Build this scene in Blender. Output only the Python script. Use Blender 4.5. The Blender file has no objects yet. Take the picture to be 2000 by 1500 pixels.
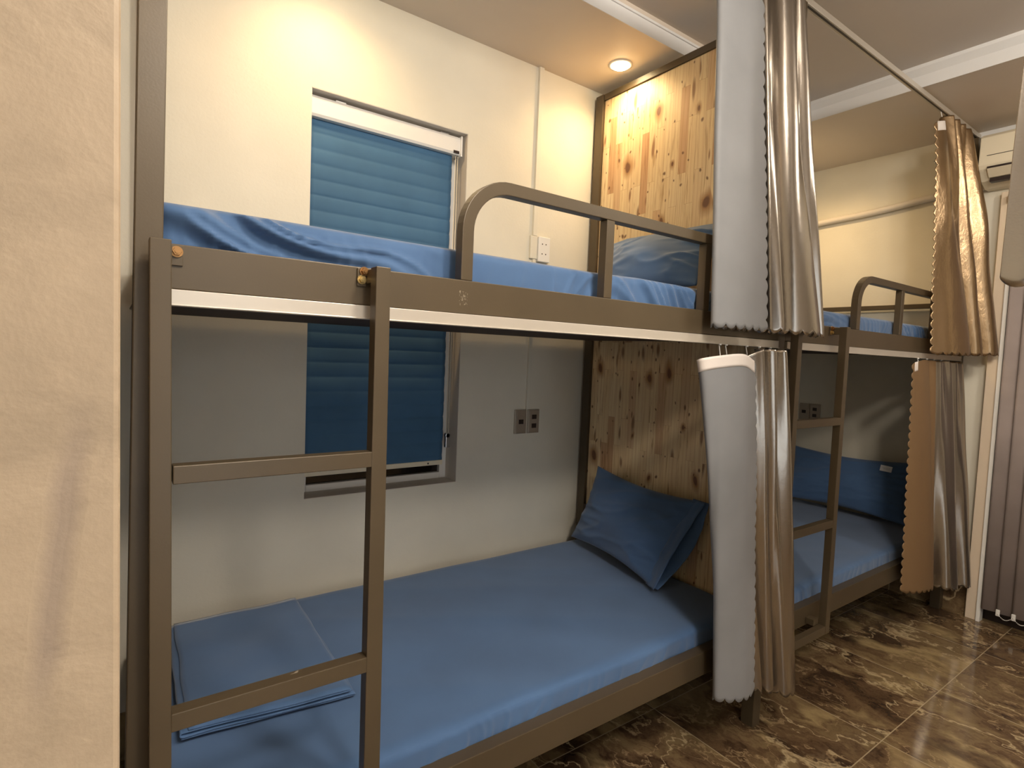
import bpy, bmesh, math, random
import numpy as np
from mathutils import Vector, Matrix, noise

# ------------------------------------------------------------------ camera, world, exposure
S = bpy.context.scene
COL = S.collection
FPX = 1090.35                                    # focal length in pixels of a 2000 px wide frame
cam_d = bpy.data.cameras.new('camera'); cam = bpy.data.objects.new('camera', cam_d); COL.objects.link(cam)
cam_d.sensor_width = 36.0; cam_d.lens = 36.0 * FPX / 2000.0; cam_d.clip_start = 0.02
R = Vector((0.81368831, -0.57987563, 0.04068898)); U = Vector((-0.00078946, 0.06889394, 0.99762368)); F = Vector((0.58130088, 0.81178684, -0.0556004))
M = Matrix(((R.x, U.x, -F.x, -0.00714731), (R.y, U.y, -F.y, -1.12014454), (R.z, U.z, -F.z, 1.4068093), (0, 0, 0, 1)))
cam.matrix_world = M
S.camera = cam
S.view_settings.view_transform = 'Standard'; S.view_settings.look = 'None'
S.view_settings.gamma = 1.0; S.view_settings.use_curve_mapping = False
S.view_settings.exposure = 0.44
w = bpy.data.worlds.new('world'); S.world = w; w.use_nodes = True
w.node_tree.nodes['Background'].inputs[0].default_value = (0.88, 0.93, 0.96, 1)
w.node_tree.nodes['Background'].inputs[1].default_value = 1.5

MAIN_W = 30.0      # each ceiling panel, watts
SPOT_W = 19.0      # each downlight, watts
C_MAIN = (1.0, 0.90, 0.77); C_SPOT = (1.0, 0.68, 0.34)

W = 1.065          # window wall plane
XF = 4.02          # far wall plane
HC = 2.766         # soffit height

# ------------------------------------------------------------------ materials
def mat(name, col, rough=0.6, metal=0.0, spec=None):
    m = bpy.data.materials.new(name); m.use_nodes = True
    b = m.node_tree.nodes['Principled BSDF']
    b.inputs['Base Color'].default_value = (*col, 1); b.inputs['Roughness'].default_value = rough
    b.inputs['Metallic'].default_value = metal
    if spec is not None: b.inputs['Specular IOR Level'].default_value = spec
    return m
def nd(m, t, **kw):
    n = m.node_tree.nodes.new(t)
    for k, v in kw.items():
        if k.startswith('i_'):
            n.inputs[int(k[2:])].default_value = v
        else: setattr(n, k, v)
    return n
def lk(m, a, b): m.node_tree.links.new(a, b)
def bsdf(m): return m.node_tree.nodes['Principled BSDF']
def math_n(m, op, a, b=None, c=None):
    n = nd(m, 'ShaderNodeMath', operation=op)
    for i, v in enumerate((a, b, c)):
        if v is None: continue
        if isinstance(v, (int, float)): n.inputs[i].default_value = v
        else: lk(m, v, n.inputs[i])
    return n.outputs[0]
def ramp(m, fac, stops, interp='LINEAR'):
    n = nd(m, 'ShaderNodeValToRGB'); n.color_ramp.interpolation = interp
    e = n.color_ramp.elements
    while len(e) < len(stops): e.new(0.5)
    for i, (p, c) in enumerate(stops):
        e[i].position = p; e[i].color = (*c, 1) if len(c) == 3 else c
    lk(m, fac, n.inputs[0]); return n.outputs[0]
def mixc(m, fac, a, b, mode='MIX'):
    n = nd(m, 'ShaderNodeMix', data_type='RGBA', blend_type=mode)
    for i, v in ((0, fac), (6, a), (7, b)):
        if isinstance(v, (int, float)): n.inputs[i].default_value = v
        elif isinstance(v, tuple): n.inputs[i].default_value = (*v, 1)
        else: lk(m, v, n.inputs[i])
    return n.outputs[2]
def objco(m, scale=(1, 1, 1), rot=(0, 0, 0), loc=(0, 0, 0)):
    t = nd(m, 'ShaderNodeTexCoord'); mp = nd(m, 'ShaderNodeMapping')
    mp.inputs['Scale'].default_value = scale; mp.inputs['Rotation'].default_value = rot; mp.inputs['Location'].default_value = loc
    lk(m, t.outputs['Object'], mp.inputs[0]); return mp.outputs[0]
def noise_t(m, vec, scale, detail=3.0, rough=0.5, dist=0.0):
    n = nd(m, 'ShaderNodeTexNoise'); n.inputs['Scale'].default_value = scale; n.inputs['Detail'].default_value = detail
    n.inputs['Roughness'].default_value = rough; n.inputs['Distortion'].default_value = dist
    lk(m, vec, n.inputs['Vector']); return n.outputs[0]
def bump(m, h, strength, dist):
    b = nd(m, 'ShaderNodeBump'); b.inputs['Strength'].default_value = strength; b.inputs['Distance'].default_value = dist
    lk(m, h, b.inputs['Height']); lk(m, b.outputs[0], bsdf(m).inputs['Normal'])

# painted plaster
def plaster(name, col, var=0.04, bs=0.25):
    m = mat(name, col, 0.55, spec=0.35)
    v = objco(m); n = noise_t(m, v, 2.2, 4)
    c2 = tuple(max(0, x * (1 - 3 * var)) for x in col)
    lk(m, ramp(m, n, [(0.3, c2), (0.65, col)]), bsdf(m).inputs['Base Color'])
    n2 = noise_t(m, v, 90, 4, 0.6)
    bump(m, n2, bs, 0.002)
    return m
M_WALL = plaster('wall_paint', (0.79, 0.745, 0.625))
M_CEIL = plaster('ceiling_paint', (0.72, 0.64, 0.55), 0.02, 0.1)
M_TRAY = plaster('tray_paint', (0.62, 0.56, 0.50), 0.02, 0.1)
M_TRIM = plaster('trim_paint', (0.80, 0.80, 0.80), 0.01, 0.05)
M_JAMB = plaster('jamb_paint', (0.74, 0.68, 0.60), 0.01, 0.05)
M_PIL = plaster('pilaster_paint', (0.72, 0.60, 0.46), 0.02, 0.05)

# the near partition: rough troweled plaster with a scraped vertical streak
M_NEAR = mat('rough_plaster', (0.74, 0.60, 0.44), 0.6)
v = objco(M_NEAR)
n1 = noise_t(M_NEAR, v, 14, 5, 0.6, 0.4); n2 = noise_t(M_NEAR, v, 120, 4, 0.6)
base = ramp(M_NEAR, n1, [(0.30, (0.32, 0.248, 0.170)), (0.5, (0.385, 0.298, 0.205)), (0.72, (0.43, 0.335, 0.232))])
sp = nd(M_NEAR, 'ShaderNodeSeparateXYZ'); lk(M_NEAR, v, sp.inputs[0])
wob = math_n(M_NEAR, 'MULTIPLY', math_n(M_NEAR, 'SUBTRACT', n1, 0.5), 0.012)
cx = math_n(M_NEAR, 'ADD', math_n(M_NEAR, 'MULTIPLY', math_n(M_NEAR, 'SUBTRACT', sp.outputs[2], 1.25), 0.10), -0.034)
dx = math_n(M_NEAR, 'ABSOLUTE', math_n(M_NEAR, 'ADD', math_n(M_NEAR, 'SUBTRACT', sp.outputs[0], cx), wob))
streak = nd(M_NEAR, 'ShaderNodeMapRange'); streak.inputs[1].default_value = 0.002; streak.inputs[2].default_value = 0.009
streak.inputs[3].default_value = 1; streak.inputs[4].default_value = 0; lk(M_NEAR, dx, streak.inputs[0])
zl = nd(M_NEAR, 'ShaderNodeMapRange'); zl.inputs[1].default_value = 1.20; zl.inputs[2].default_value = 1.24; lk(M_NEAR, sp.outputs[2], zl.inputs[0])
zh = nd(M_NEAR, 'ShaderNodeMapRange'); zh.inputs[1].default_value = 1.38; zh.inputs[2].default_value = 1.33; lk(M_NEAR, sp.outputs[2], zh.inputs[0])
sm = math_n(M_NEAR, 'MULTIPLY', math_n(M_NEAR, 'MULTIPLY', streak.outputs[0], zl.outputs[0]), math_n(M_NEAR, 'MULTIPLY', zh.outputs[0], 0.55))
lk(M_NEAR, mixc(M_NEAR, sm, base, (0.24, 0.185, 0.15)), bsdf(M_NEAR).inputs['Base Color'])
hh = math_n(M_NEAR, 'ADD', math_n(M_NEAR, 'ADD', n1, math_n(M_NEAR, 'MULTIPLY', n2, 0.22)), math_n(M_NEAR, 'MULTIPLY', sm, -0.5))
bump(M_NEAR, hh, 0.45, 0.004)

# frame metal: olive brown paint with a few scuffs
def frame_metal(name, col):
    m = mat(name, col, 0.38, 0.15)
    v = objco(m); n = noise_t(m, v, 3.5, 3)
    c = ramp(m, n, [(0.3, tuple(x * 0.9 for x in col)), (0.7, tuple(x * 1.1 for x in col))])
    n2 = noise_t(m, objco(m, (1, 1, 0.6)), 38, 2, 0.4)
    sc = ramp(m, n2, [(0.775, (0, 0, 0)), (0.80, (1, 1, 1))])
    # one rubbed patch of bare primer on the near upper rail
    sp_ = nd(m, 'ShaderNodeSeparateXYZ'); lk(m, v, sp_.inputs[0])
    inx = math_n(m, 'LESS_THAN', math_n(m, 'ABSOLUTE', math_n(m, 'SUBTRACT', sp_.outputs[0], 0.648)), 0.011)
    inz = math_n(m, 'LESS_THAN', math_n(m, 'ABSOLUTE', math_n(m, 'SUBTRACT', sp_.outputs[2], 1.528)), 0.017)
    pn = ramp(m, noise_t(m, v, 170, 3, 0.6), [(0.52, (0, 0, 0)), (0.60, (0.8, 0.8, 0.8))])
    sc = math_n(m, 'MAXIMUM', sc, math_n(m, 'MULTIPLY', pn, math_n(m, 'MULTIPLY', inx, inz)))
    lk(m, mixc(m, math_n(m, 'MULTIPLY', sc, 0.55), c, (0.62, 0.54, 0.42)), bsdf(m).inputs['Base Color'])
    bump(m, noise_t(m, v, 260, 2), 0.12, 0.0008)
    return m
M_FRAME = frame_metal('brown_painted_steel', (0.090, 0.066, 0.038))
M_ALU = mat('aluminium_rail', (0.58, 0.53, 0.46), 0.35, 0.35)
M_BOLT = mat('bronze_bolt', (0.34, 0.18, 0.07), 0.32, 0.9)
M_BRASS = mat('brass_bolt', (0.55, 0.40, 0.17), 0.3, 0.9)
M_PLY = mat('dark_board', (0.055, 0.030, 0.020), 0.7)

# pine panel of finger-jointed staves (panel lies in the YZ plane)
M_PINE = mat('knotty_pine', (0.75, 0.5, 0.25), 0.45)
m = M_PINE
tc = nd(m, 'ShaderNodeTexCoord'); sx = nd(m, 'ShaderNodeSeparateXYZ'); lk(m, tc.outputs['Object'], sx.inputs[0])
cb = nd(m, 'ShaderNodeCombineXYZ'); lk(m, sx.outputs[2], cb.inputs[0]); lk(m, sx.outputs[1], cb.inputs[1])
br = nd(m, 'ShaderNodeTexBrick'); br.offset = 0.37; br.offset_frequency = 2; br.squash = 1.0
br.inputs['Scale'].default_value = 1; br.inputs['Brick Width'].default_value = 0.37; br.inputs['Row Height'].default_value = 0.043
br.inputs['Mortar Size'].default_value = 0.0005; br.inputs['Mortar Smooth'].default_value = 0.3; br.inputs['Bias'].default_value = 0
br.inputs['Color1'].default_value = (0, 0, 0, 1); br.inputs['Color2'].default_value = (1, 1, 1, 1); br.inputs['Mortar'].default_value = (0.5, 0.5, 0.5, 1)
lk(m, cb.outputs[0], br.inputs['Vector'])
stave = ramp(m, br.outputs['Color'], [(0.0, (0.90, 0.74, 0.48)), (0.45, (0.87, 0.69, 0.42)), (0.84, (0.84, 0.65, 0.40)), (0.93, (0.68, 0.44, 0.25)), (1.0, (0.62, 0.38, 0.21))])
# per stave shift of the grain
shift = nd(m, 'ShaderNodeVectorMath', operation='MULTIPLY_ADD')
lk(m, br.outputs['Color'], shift.inputs[0]); shift.inputs[1].default_value = (7.3, 3.1, 5.7); lk(m, cb.outputs[0], shift.inputs[2])
mp = nd(m, 'ShaderNodeMapping'); mp.inputs['Scale'].default_value = (1.2, 15, 1); lk(m, shift.outputs[0], mp.inputs[0])
gr = noise_t(m, mp.outputs[0], 3.0, 5, 0.6, 1.2)
wv = nd(m, 'ShaderNodeTexWave', wave_type='BANDS', bands_direction='Y'); wv.inputs['Scale'].default_value = 1.0
wv.inputs['Distortion'].default_value = 9; wv.inputs['Detail'].default_value = 2; wv.inputs['Detail Scale'].default_value = 0.6
lk(m, mp.outputs[0], wv.inputs['Vector'])
g = ramp(m, gr, [(0.30, (0.58, 0.44, 0.32)), (0.41, (0.92, 0.88, 0.82)), (0.50, (1, 1, 1)), (1, (1.0, 1.0, 1.0))])
g2 = ramp(m, wv.outputs[0], [(0.0, (0.80, 0.70, 0.60)), (0.35, (1, 1, 1))])
c1 = mixc(m, 0.85, stave, g, 'MULTIPLY'); c1 = mixc(m, 0.45, c1, g2, 'MULTIPLY')
# knots: elongated cells, only some of them dark
def knots(m, vec, scale, sc3, r0, r1, keep, colr, cin):
    mp2 = nd(m, 'ShaderNodeMapping'); mp2.inputs['Scale'].default_value = sc3; lk(m, vec, mp2.inputs[0])
    nz = nd(m, 'ShaderNodeTexNoise'); nz.inputs['Scale'].default_value = 9; lk(m, mp2.outputs[0], nz.inputs['Vector'])
    ad = nd(m, 'ShaderNodeVectorMath', operation='MULTIPLY_ADD'); lk(m, nz.outputs['Color'], ad.inputs[0]); ad.inputs[1].default_value = (0.05, 0.05, 0); lk(m, mp2.outputs[0], ad.inputs[2])
    vo = nd(m, 'ShaderNodeTexVoronoi', voronoi_dimensions='2D'); vo.inputs['Scale'].default_value = scale; lk(m, ad.outputs[0], vo.inputs['Vector'])
    sc = nd(m, 'ShaderNodeSeparateColor'); lk(m, vo.outputs['Color'], sc.inputs[0])
    size = math_n(m, 'MULTIPLY', sc.outputs[1], 1.0)
    dd = math_n(m, 'DIVIDE', vo.outputs['Distance'], math_n(m, 'ADD', math_n(m, 'MULTIPLY', size, 0.8), 0.35))
    k = ramp(m, dd, [(r0, (1, 1, 1)), (r1, (0, 0, 0))])
    sel = math_n(m, 'GREATER_THAN', sc.outputs[0], keep)
    return mixc(m, math_n(m, 'MULTIPLY', math_n(m, 'MULTIPLY', k, sel), 0.92), cin, colr)
c2 = knots(m, cb.outputs[0], 7.0, (0.6, 1.0, 1), 0.12, 0.30, 0.50, (0.45, 0.24, 0.10), c1)
c2 = knots(m, cb.outputs[0], 7.0, (0.6, 1.0, 1), 0.08, 0.12, 0.50, (0.16, 0.065, 0.03), c2)
c2 = knots(m, shift.outputs[0], 13.0, (0.30, 1.2, 1), 0.08, 0.20, 0.55, (0.30, 0.15, 0.07), c2)
c2 = knots(m, shift.outputs[0], 16.0, (0.8, 1.2, 1), 0.06, 0.14, 0.60, (0.17, 0.07, 0.03), c2)
mort = ramp(m, br.outputs['Fac'], [(0.0, (1, 1, 1)), (1, (0.62, 0.48, 0.36))])
lk(m, mixc(m, 1.0, c2, mort, 'MULTIPLY'), bsdf(m).inputs['Base Color'])

# dark brown marble tiles, 0.6 m, cream veins
M_FLOOR = mat('brown_marble', (0.1, 0.06, 0.03), 0.09, spec=0.6)
m = M_FLOOR
tc = nd(m, 'ShaderNodeTexCoord'); sx = nd(m, 'ShaderNodeSeparateXYZ'); lk(m, tc.outputs['Object'], sx.inputs[0])
ux = math_n(m, 'DIVIDE', math_n(m, 'SUBTRACT', sx.outputs[0], 1.767), 0.593)
uy = math_n(m, 'DIVIDE', math_n(m, 'SUBTRACT', sx.outputs[1], -0.3097), 0.593)
ix = math_n(m, 'FLOOR', ux); iy = math_n(m, 'FLOOR', uy)
fx = math_n(m, 'FRACT', ux); fy = math_n(m, 'FRACT', uy)
ex = math_n(m, 'MINIMUM', fx, math_n(m, 'SUBTRACT', 1, fx)); ey = math_n(m, 'MINIMUM', fy, math_n(m, 'SUBTRACT', 1, fy))
grout = math_n(m, 'LESS_THAN', math_n(m, 'MINIMUM', ex, ey), 0.0032)
idc = nd(m, 'ShaderNodeCombineXYZ'); lk(m, ix, idc.inputs[0]); lk(m, iy, idc.inputs[1])
wn = nd(m, 'ShaderNodeTexWhiteNoise'); lk(m, idc.outputs[0], wn.inputs['Vector'])
off = nd(m, 'ShaderNodeVectorMath', operation='MULTIPLY_ADD'); lk(m, wn.outputs['Color'], off.inputs[0]); off.inputs[1].default_value = (9, 9, 0); lk(m, tc.outputs['Object'], off.inputs[2])
mp = nd(m, 'ShaderNodeMapping'); mp.inputs['Rotation'].default_value = (0, 0, 0.55); mp.inputs['Scale'].default_value = (1.7, 1.1, 1); lk(m, off.outputs[0], mp.inputs[0])
warp = nd(m, 'ShaderNodeTexNoise'); warp.inputs['Scale'].default_value = 2.6; warp.inputs['Detail'].default_value = 5; warp.inputs['Roughness'].default_value = 0.6; lk(m, mp.outputs[0], warp.inputs['Vector'])
wa = nd(m, 'ShaderNodeVectorMath', operation='MULTIPLY_ADD'); lk(m, warp.outputs['Color'], wa.inputs[0]); wa.inputs[1].default_value = (0.9, 0.9, 0); lk(m, mp.outputs[0], wa.inputs[2])
blot = noise_t(m, wa.outputs[0], 2.6, 8, 0.68)
basec = ramp(m, blot, [(0.30, (0.020, 0.012, 0.009)), (0.41, (0.070, 0.041, 0.024)), (0.50, (0.150, 0.095, 0.050)), (0.58, (0.235, 0.165, 0.085)), (0.66, (0.17, 0.115, 0.058)), (0.80, (0.44, 0.32, 0.16))])
def vein(scale, th, seedv):
    mpv = nd(m, 'ShaderNodeMapping'); mpv.inputs['Location'].default_value = seedv; lk(m, wa.outputs[0], mpv.inputs[0])
    a = noise_t(m, mpv.outputs[0], scale, 3, 0.5)
    r = math_n(m, 'ABSOLUTE', math_n(m, 'SUBTRACT', a, 0.5))
    return ramp(m, r, [(0.0, (1, 1, 1)), (th, (0, 0, 0))])
v1 = vein(1.15, 0.010, (3, 1, 0)); v2 = vein(2.3, 0.010, (7, 4, 0)); v3 = vein(1.0, 0.050, (11, 2, 0))
msk = ramp(m, noise_t(m, mp.outputs[0], 3.3, 2), [(0.47, (0, 0, 0)), (0.60, (1, 1, 1))])
cc = mixc(m, math_n(m, 'MULTIPLY', math_n(m, 'MULTIPLY', v3, msk), 0.75), basec, (0.48, 0.36, 0.18))
cc = mixc(m, math_n(m, 'MULTIPLY', v1, 0.85), cc, (0.62, 0.49, 0.29))
cc = mixc(m, math_n(m, 'MULTIPLY', v2, 0.6), cc, (0.50, 0.36, 0.20))
cc = mixc(m, math_n(m, 'MULTIPLY', grout, 0.9), cc, (0.40, 0.31, 0.18))
lk(m, cc, bsdf(m).inputs['Base Color'])
lk(m, math_n(m, 'ADD', math_n(m, 'MULTIPLY', grout, 0.3), 0.10), bsdf(m).inputs['Roughness'])

def cloth(name, col, rough=0.75, sheen=0.3):
    m = mat(name, col, rough, spec=0.3)
    bsdf(m).inputs['Sheen Weight'].default_value = sheen
    v = objco(m); n = noise_t(m, v, 5, 3)
    lk(m, ramp(m, n, [(0.3, tuple(x * 0.9 for x in col)), (0.7, tuple(x * 1.08 for x in col))]), bsdf(m).inputs['Base Color'])
    bump(m, noise_t(m, v, 600, 2), 0.12, 0.0006)
    return m
M_BLUE = cloth('blue_bed_linen', (0.068, 0.140, 0.285))
M_NAVY = cloth('dark_blue_fold', (0.010, 0.020, 0.05))
def satin(name, col, metal, rough, crinkle):
    m = mat(name, col, rough, metal)
    v = objco(m)
    h = math_n(m, 'ADD', noise_t(m, objco(m, (1, 1, 0.5)), 26, 4, 0.6), math_n(m, 'MULTIPLY', noise_t(m, v, 300, 2), 0.12))
    bump(m, h, crinkle, 0.006)
    return m
M_SATIN = satin('silver_satin', (0.40, 0.36, 0.315), 0.95, 0.25, 0.12)
M_SATIN_B = satin('bronze_satin', (0.36, 0.25, 0.145), 0.88, 0.27, 0.42)
M_LINING = cloth('grey_lining', (0.235, 0.242, 0.255), 0.5, 0.1)
M_TAN = satin('tan_lining', (0.215, 0.13, 0.062), 0.15, 0.48, 0.2)
M_TAPE = cloth('white_header_tape', (0.78, 0.72, 0.68), 0.8, 0.1)
M_WHITE = mat('white_plastic', (0.82, 0.80, 0.76), 0.4)
M_CREAM = mat('cream_plastic', (0.80, 0.72, 0.55), 0.35)
M_PLATE = mat('champagne_plate', (0.42, 0.36, 0.29), 0.35, 0.4)
M_DARK = mat('dark_plastic', (0.025, 0.015, 0.013), 0.4)
M_GLASSD = mat('dark_window_glass', (0.012, 0.008, 0.006), 0.08)
M_SHADE = cloth('blue_shade_fabric', (0.060, 0.150, 0.270), 0.7, 0.05)
M_VANE = cloth('mauve_vane_fabric', (0.34, 0.285, 0.265), 0.8, 0.05)
M_STEEL = mat('steel', (0.6, 0.6, 0.6), 0.3, 0.9)
M_TAG = mat('white_care_label', (0.85, 0.86, 0.88), 0.7)
M_TAGINK = mat('label_print', (0.45, 0.46, 0.5), 0.7)
def emis(name, col, st):
    m = mat(name, (0.8, 0.8, 0.8)); bsdf(m).inputs['Emission Color'].default_value = (*col, 1); bsdf(m).inputs['Emission Strength'].default_value = st
    return m
M_BULB = emis('warm_led', (1.0, 0.80, 0.45), 28.0)
M_PANEL = emis('neutral_led', (1.0, 0.92, 0.8), 3.0)

# ------------------------------------------------------------------ helpers
def finish(name, bm, material, parent=None, smooth=False, bevel=0.0):
    me = bpy.data.meshes.new(name)
    bmesh.ops.recalc_face_normals(bm, faces=bm.faces)
    bm.to_mesh(me); bm.free()
    mats = material if isinstance(material, (list, tuple)) else [material]
    for x in mats: me.materials.append(x)
    o = bpy.data.objects.new(name, me); COL.objects.link(o)
    if smooth:
        for p in me.polygons: p.use_smooth = True
    if bevel:
        b = o.modifiers.new('bevel', 'BEVEL'); b.width = bevel; b.segments = 2; b.limit_method = 'ANGLE'
    if parent is not None: o.parent = parent
    return o
def tag(o, label, cat, group=None):
    o['label'] = label; o['category'] = cat
    if group: o['group'] = group
    return o
def thing(name, label, cat, loc=(0, 0, 0), group=None):
    o = bpy.data.objects.new(name, None); COL.objects.link(o); o.location = loc; o.empty_display_size = 0.05
    bpy.context.view_layer.update()
    return tag(o, label, cat, group)
def keep(o, parent):                       # parent while the mesh keeps its world coordinates
    o.parent = parent; o.matrix_parent_inverse = Matrix.Translation(-parent.location); return o
def struct(o): o['kind'] = 'structure'; return o
def box(bm, x0, x1, y0, y1, z0, z1, mi=0):
    vs = [bm.verts.new(c) for c in ((x0, y0, z0), (x1, y0, z0), (x1, y1, z0), (x0, y1, z0), (x0, y0, z1), (x1, y0, z1), (x1, y1, z1), (x0, y1, z1))]
    for f in ((0, 3, 2, 1), (4, 5, 6, 7), (0, 1, 5, 4), (1, 2, 6, 5), (2, 3, 7, 6), (3, 0, 4, 7)):
        fc = bm.faces.new([vs[i] for i in f]); fc.material_index = mi
def B(name, material, parent, *dims, bevel=0.002, smooth=False):
    bm = bmesh.new()
    for d in dims: box(bm, *d)
    o = finish(name, bm, material, None, smooth, bevel)
    if parent is not None: keep(o, parent)
    return o
def cyl(bm, c, axis, r, h, n=20, r2=None):
    axis = Vector(axis).normalized(); q = axis.to_track_quat('Z', 'Y'); c = Vector(c)
    a = []; b = []
    for i in range(n):
        t = 2 * math.pi * i / n; p = Vector((math.cos(t), math.sin(t), 0))
        a.append(bm.verts.new(c + q @ (p * r))); b.append(bm.verts.new(c + q @ (p * (r2 if r2 is not None else r) + Vector((0, 0, h)))))
    for i in range(n): bm.faces.new((a[i], a[(i + 1) % n], b[(i + 1) % n], b[i]))
    bm.faces.new(a[::-1]); bm.faces.new(b)
def sweep(bm, pts, prof, up=Vector((0, 1, 0)), close=True):
    """sweep a closed 2-D profile (a along side, b along up) along pts"""
    rings = []
    for i, p in enumerate(pts):
        p = Vector(p)
        t = (Vector(pts[min(i + 1, len(pts) - 1)]) - Vector(pts[max(i - 1, 0)])).normalized()
        side = t.cross(up).normalized(); u = side.cross(t).normalized()
        rings.append([bm.verts.new(p + side * a + u * b) for a, b in prof])
    n = len(prof)
    for i in range(len(rings) - 1):
        for k in range(n): bm.faces.new((rings[i][k], rings[i][(k + 1) % n], rings[i + 1][(k + 1) % n], rings[i + 1][k]))
    bm.faces.new(rings[0][::-1]); bm.faces.new(rings[-1])
def fb(x, y, z, s=1.0): return noise.noise(Vector((x * s, y * s, z * s)))

# ------------------------------------------------------------------ room shell
X0 = -2.2; Y0 = -3.4; TZ = 2.866; TY = 0.562; TX = 3.17
bm = bmesh.new(); box(bm, X0, XF + 0.2, Y0, W + 0.25, -0.1, 0.0)
struct(finish('floor', bm, M_FLOOR))
wz0, wz1, wx0, wx1 = 0.809, 2.361, 0.591, 1.266       # window opening
bm = bmesh.new()
box(bm, X0, wx0, W, W + 0.25, 0, 3.0); box(bm, wx1, XF + 0.2, W, W + 0.25, 0, 3.0)
box(bm, wx0, wx1, W, W + 0.25, 0, wz0); box(bm, wx0, wx1, W, W + 0.25, wz1, 3.0)
bmesh.ops.remove_doubles(bm, verts=bm.verts, dist=1e-5)
struct(finish('wall_window', bm, M_WALL))
bm = bmesh.new()       # lining of the recess
box(bm, wx0 - 0.0, wx0 + 0.002, W + 0.001, W + 0.14, wz0, wz1); box(bm, wx1 - 0.002, wx1, W + 0.001, W + 0.14, wz0, wz1)
box(bm, wx0, wx1, W + 0.001, W + 0.14, wz0, wz0 + 0.002); box(bm, wx0, wx1, W + 0.001, W + 0.14, wz1 - 0.002, wz1)
struct(finish('trim_1', bm, M_JAMB))
B_ = lambda *a, **k: struct(B(*a, **k))
B_('wall_far', M_WALL, None, (XF, XF + 0.2, -0.13, W, 0, 3.0), (XF, XF + 0.2, Y0, -0.13, 2.32, 3.0), (XF, XF + 0.2, Y0, -1.45, 0, 2.32), bevel=0)
B_('wall_left', M_NEAR, None, (-1.6, -0.004, -0.75, W - 0.001, 0, 2.99), bevel=0.003)
B_('wall_entrance', M_WALL, None, (X0 - 0.1, X0, Y0, W, 0, 3.0), bevel=0)
M_WOODWALL = plaster('brown_wall_paint', (0.42, 0.38, 0.33))
DX0, DX1 = -0.75, 1.05       # unseen doorway, added to let in cool fill and curtain highlights
B_('wall_opposite', M_WOODWALL, None, (X0, DX0, Y0 - 0.1, Y0, 0, 3.0), (DX1, XF + 0.2, Y0 - 0.1, Y0, 0, 3.0), (DX0, DX1, Y0 - 0.1, Y0, 2.2, 3.0), bevel=0)
B_('added_door', M_WHITE, None, (DX0, DX0 + 0.06, Y0 - 0.08, Y0 - 0.02, 0, 2.2), (DX1 - 0.06, DX1, Y0 - 0.08, Y0 - 0.02, 0, 2.2), (DX0 + .06, DX1 - .06, Y0 - 0.08, Y0 - 0.02, 2.14, 2.2), (0.12, 0.18, Y0 - 0.08, Y0 - 0.02, 0, 2.14), bevel=0)  # white frame of the added doorway, out of view
# ceiling: soffit ring round a raised tray
bm = bmesh.new()
box(bm, X0, XF + 0.2, TY, W + 0.25, HC, 3.05); box(bm, TX, XF + 0.2, Y0, TY, HC, 3.05)
struct(finish('ceiling', bm, M_CEIL))
bm = bmesh.new(); box(bm, X0, TX + 0.03, Y0, TY + 0.03, TZ, TZ + 0.12)
struct(finish('ceiling_tray', bm, M_TRAY)); bpy.data.objects['ceiling_tray'].name = 'ceiling_2'
# white edge board and cove of the tray
bm = bmesh.new()
e = 0.003
box(bm, X0, TX - 0.0, TY - e, TY + 0.0, HC - 0.001, 2.822); box(bm, TX - e, TX, Y0, TY, HC - 0.001, 2.822)
pl = [((X0, TY, 2.822), (TX, TY, 2.822), (TX - 0.0, TY, 2.822)),]
box(bm, X0, TX - 0.03, TY - 0.009, TY + 0.03, 2.822, 2.832)
a = [bm.verts.new(p) for p in ((TX - e, TY, 2.822), (TX - e, Y0, 2.822), (TX - 0.028, Y0, 2.850), (TX - 0.028, TY, 2.850), (TX - 0.028, Y0, TZ), (TX - 0.028, TY, TZ))]
bm.faces.new((a[0], a[1], a[2], a[3])); bm.faces.new((a[3], a[2], a[4], a[5]))
struct(finish('trim_2', bm, M_TRIM))
# cut the soffit edge so the cove can be seen: soffit boxes start at TY, so shift their upper part back
ce = bpy.data.objects['ceiling']
for vtx in ce.data.vertices:
    if vtx.co.z > 2.9:
        if abs(vtx.co.y - TY) < 1e-4 and vtx.co.x < XF + 0.3: vtx.co.y += 0.03
        if abs(vtx.co.x - TX) < 1e-4: vtx.co.x += 0.03
# marble baseboards
B_('baseboard_far', M_FLOOR, None, (XF - 0.012, XF, -0.115, W, 0, 0.16), bevel=0.001)
B_('baseboard_window', M_FLOOR, None, (-0.004, XF - 0.013, W - 0.012, W, 0, 0.16), bevel=0.001)
B_('trim_3', M_PIL, None, (XF - 0.045, XF - 0.0, -0.165, -0.115, 0.0, 2.40), bevel=0.003)
B_('trim_5', M_TRIM, None, (XF - 0.012, XF - 0.0, -1.6, 0.02, 2.738, HC - 0.0005), bevel=0)
B_('trim_4', M_WHITE, None, (XF - 0.055, XF - 0.0, -0.185, -0.166, 0.0, 2.38), bevel=0.002)
d = B_('door_1', M_DARK, None, (XF + 0.03, XF + 0.07, -1.45, -0.13, 0.0, 2.32), bevel=0.002)
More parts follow.
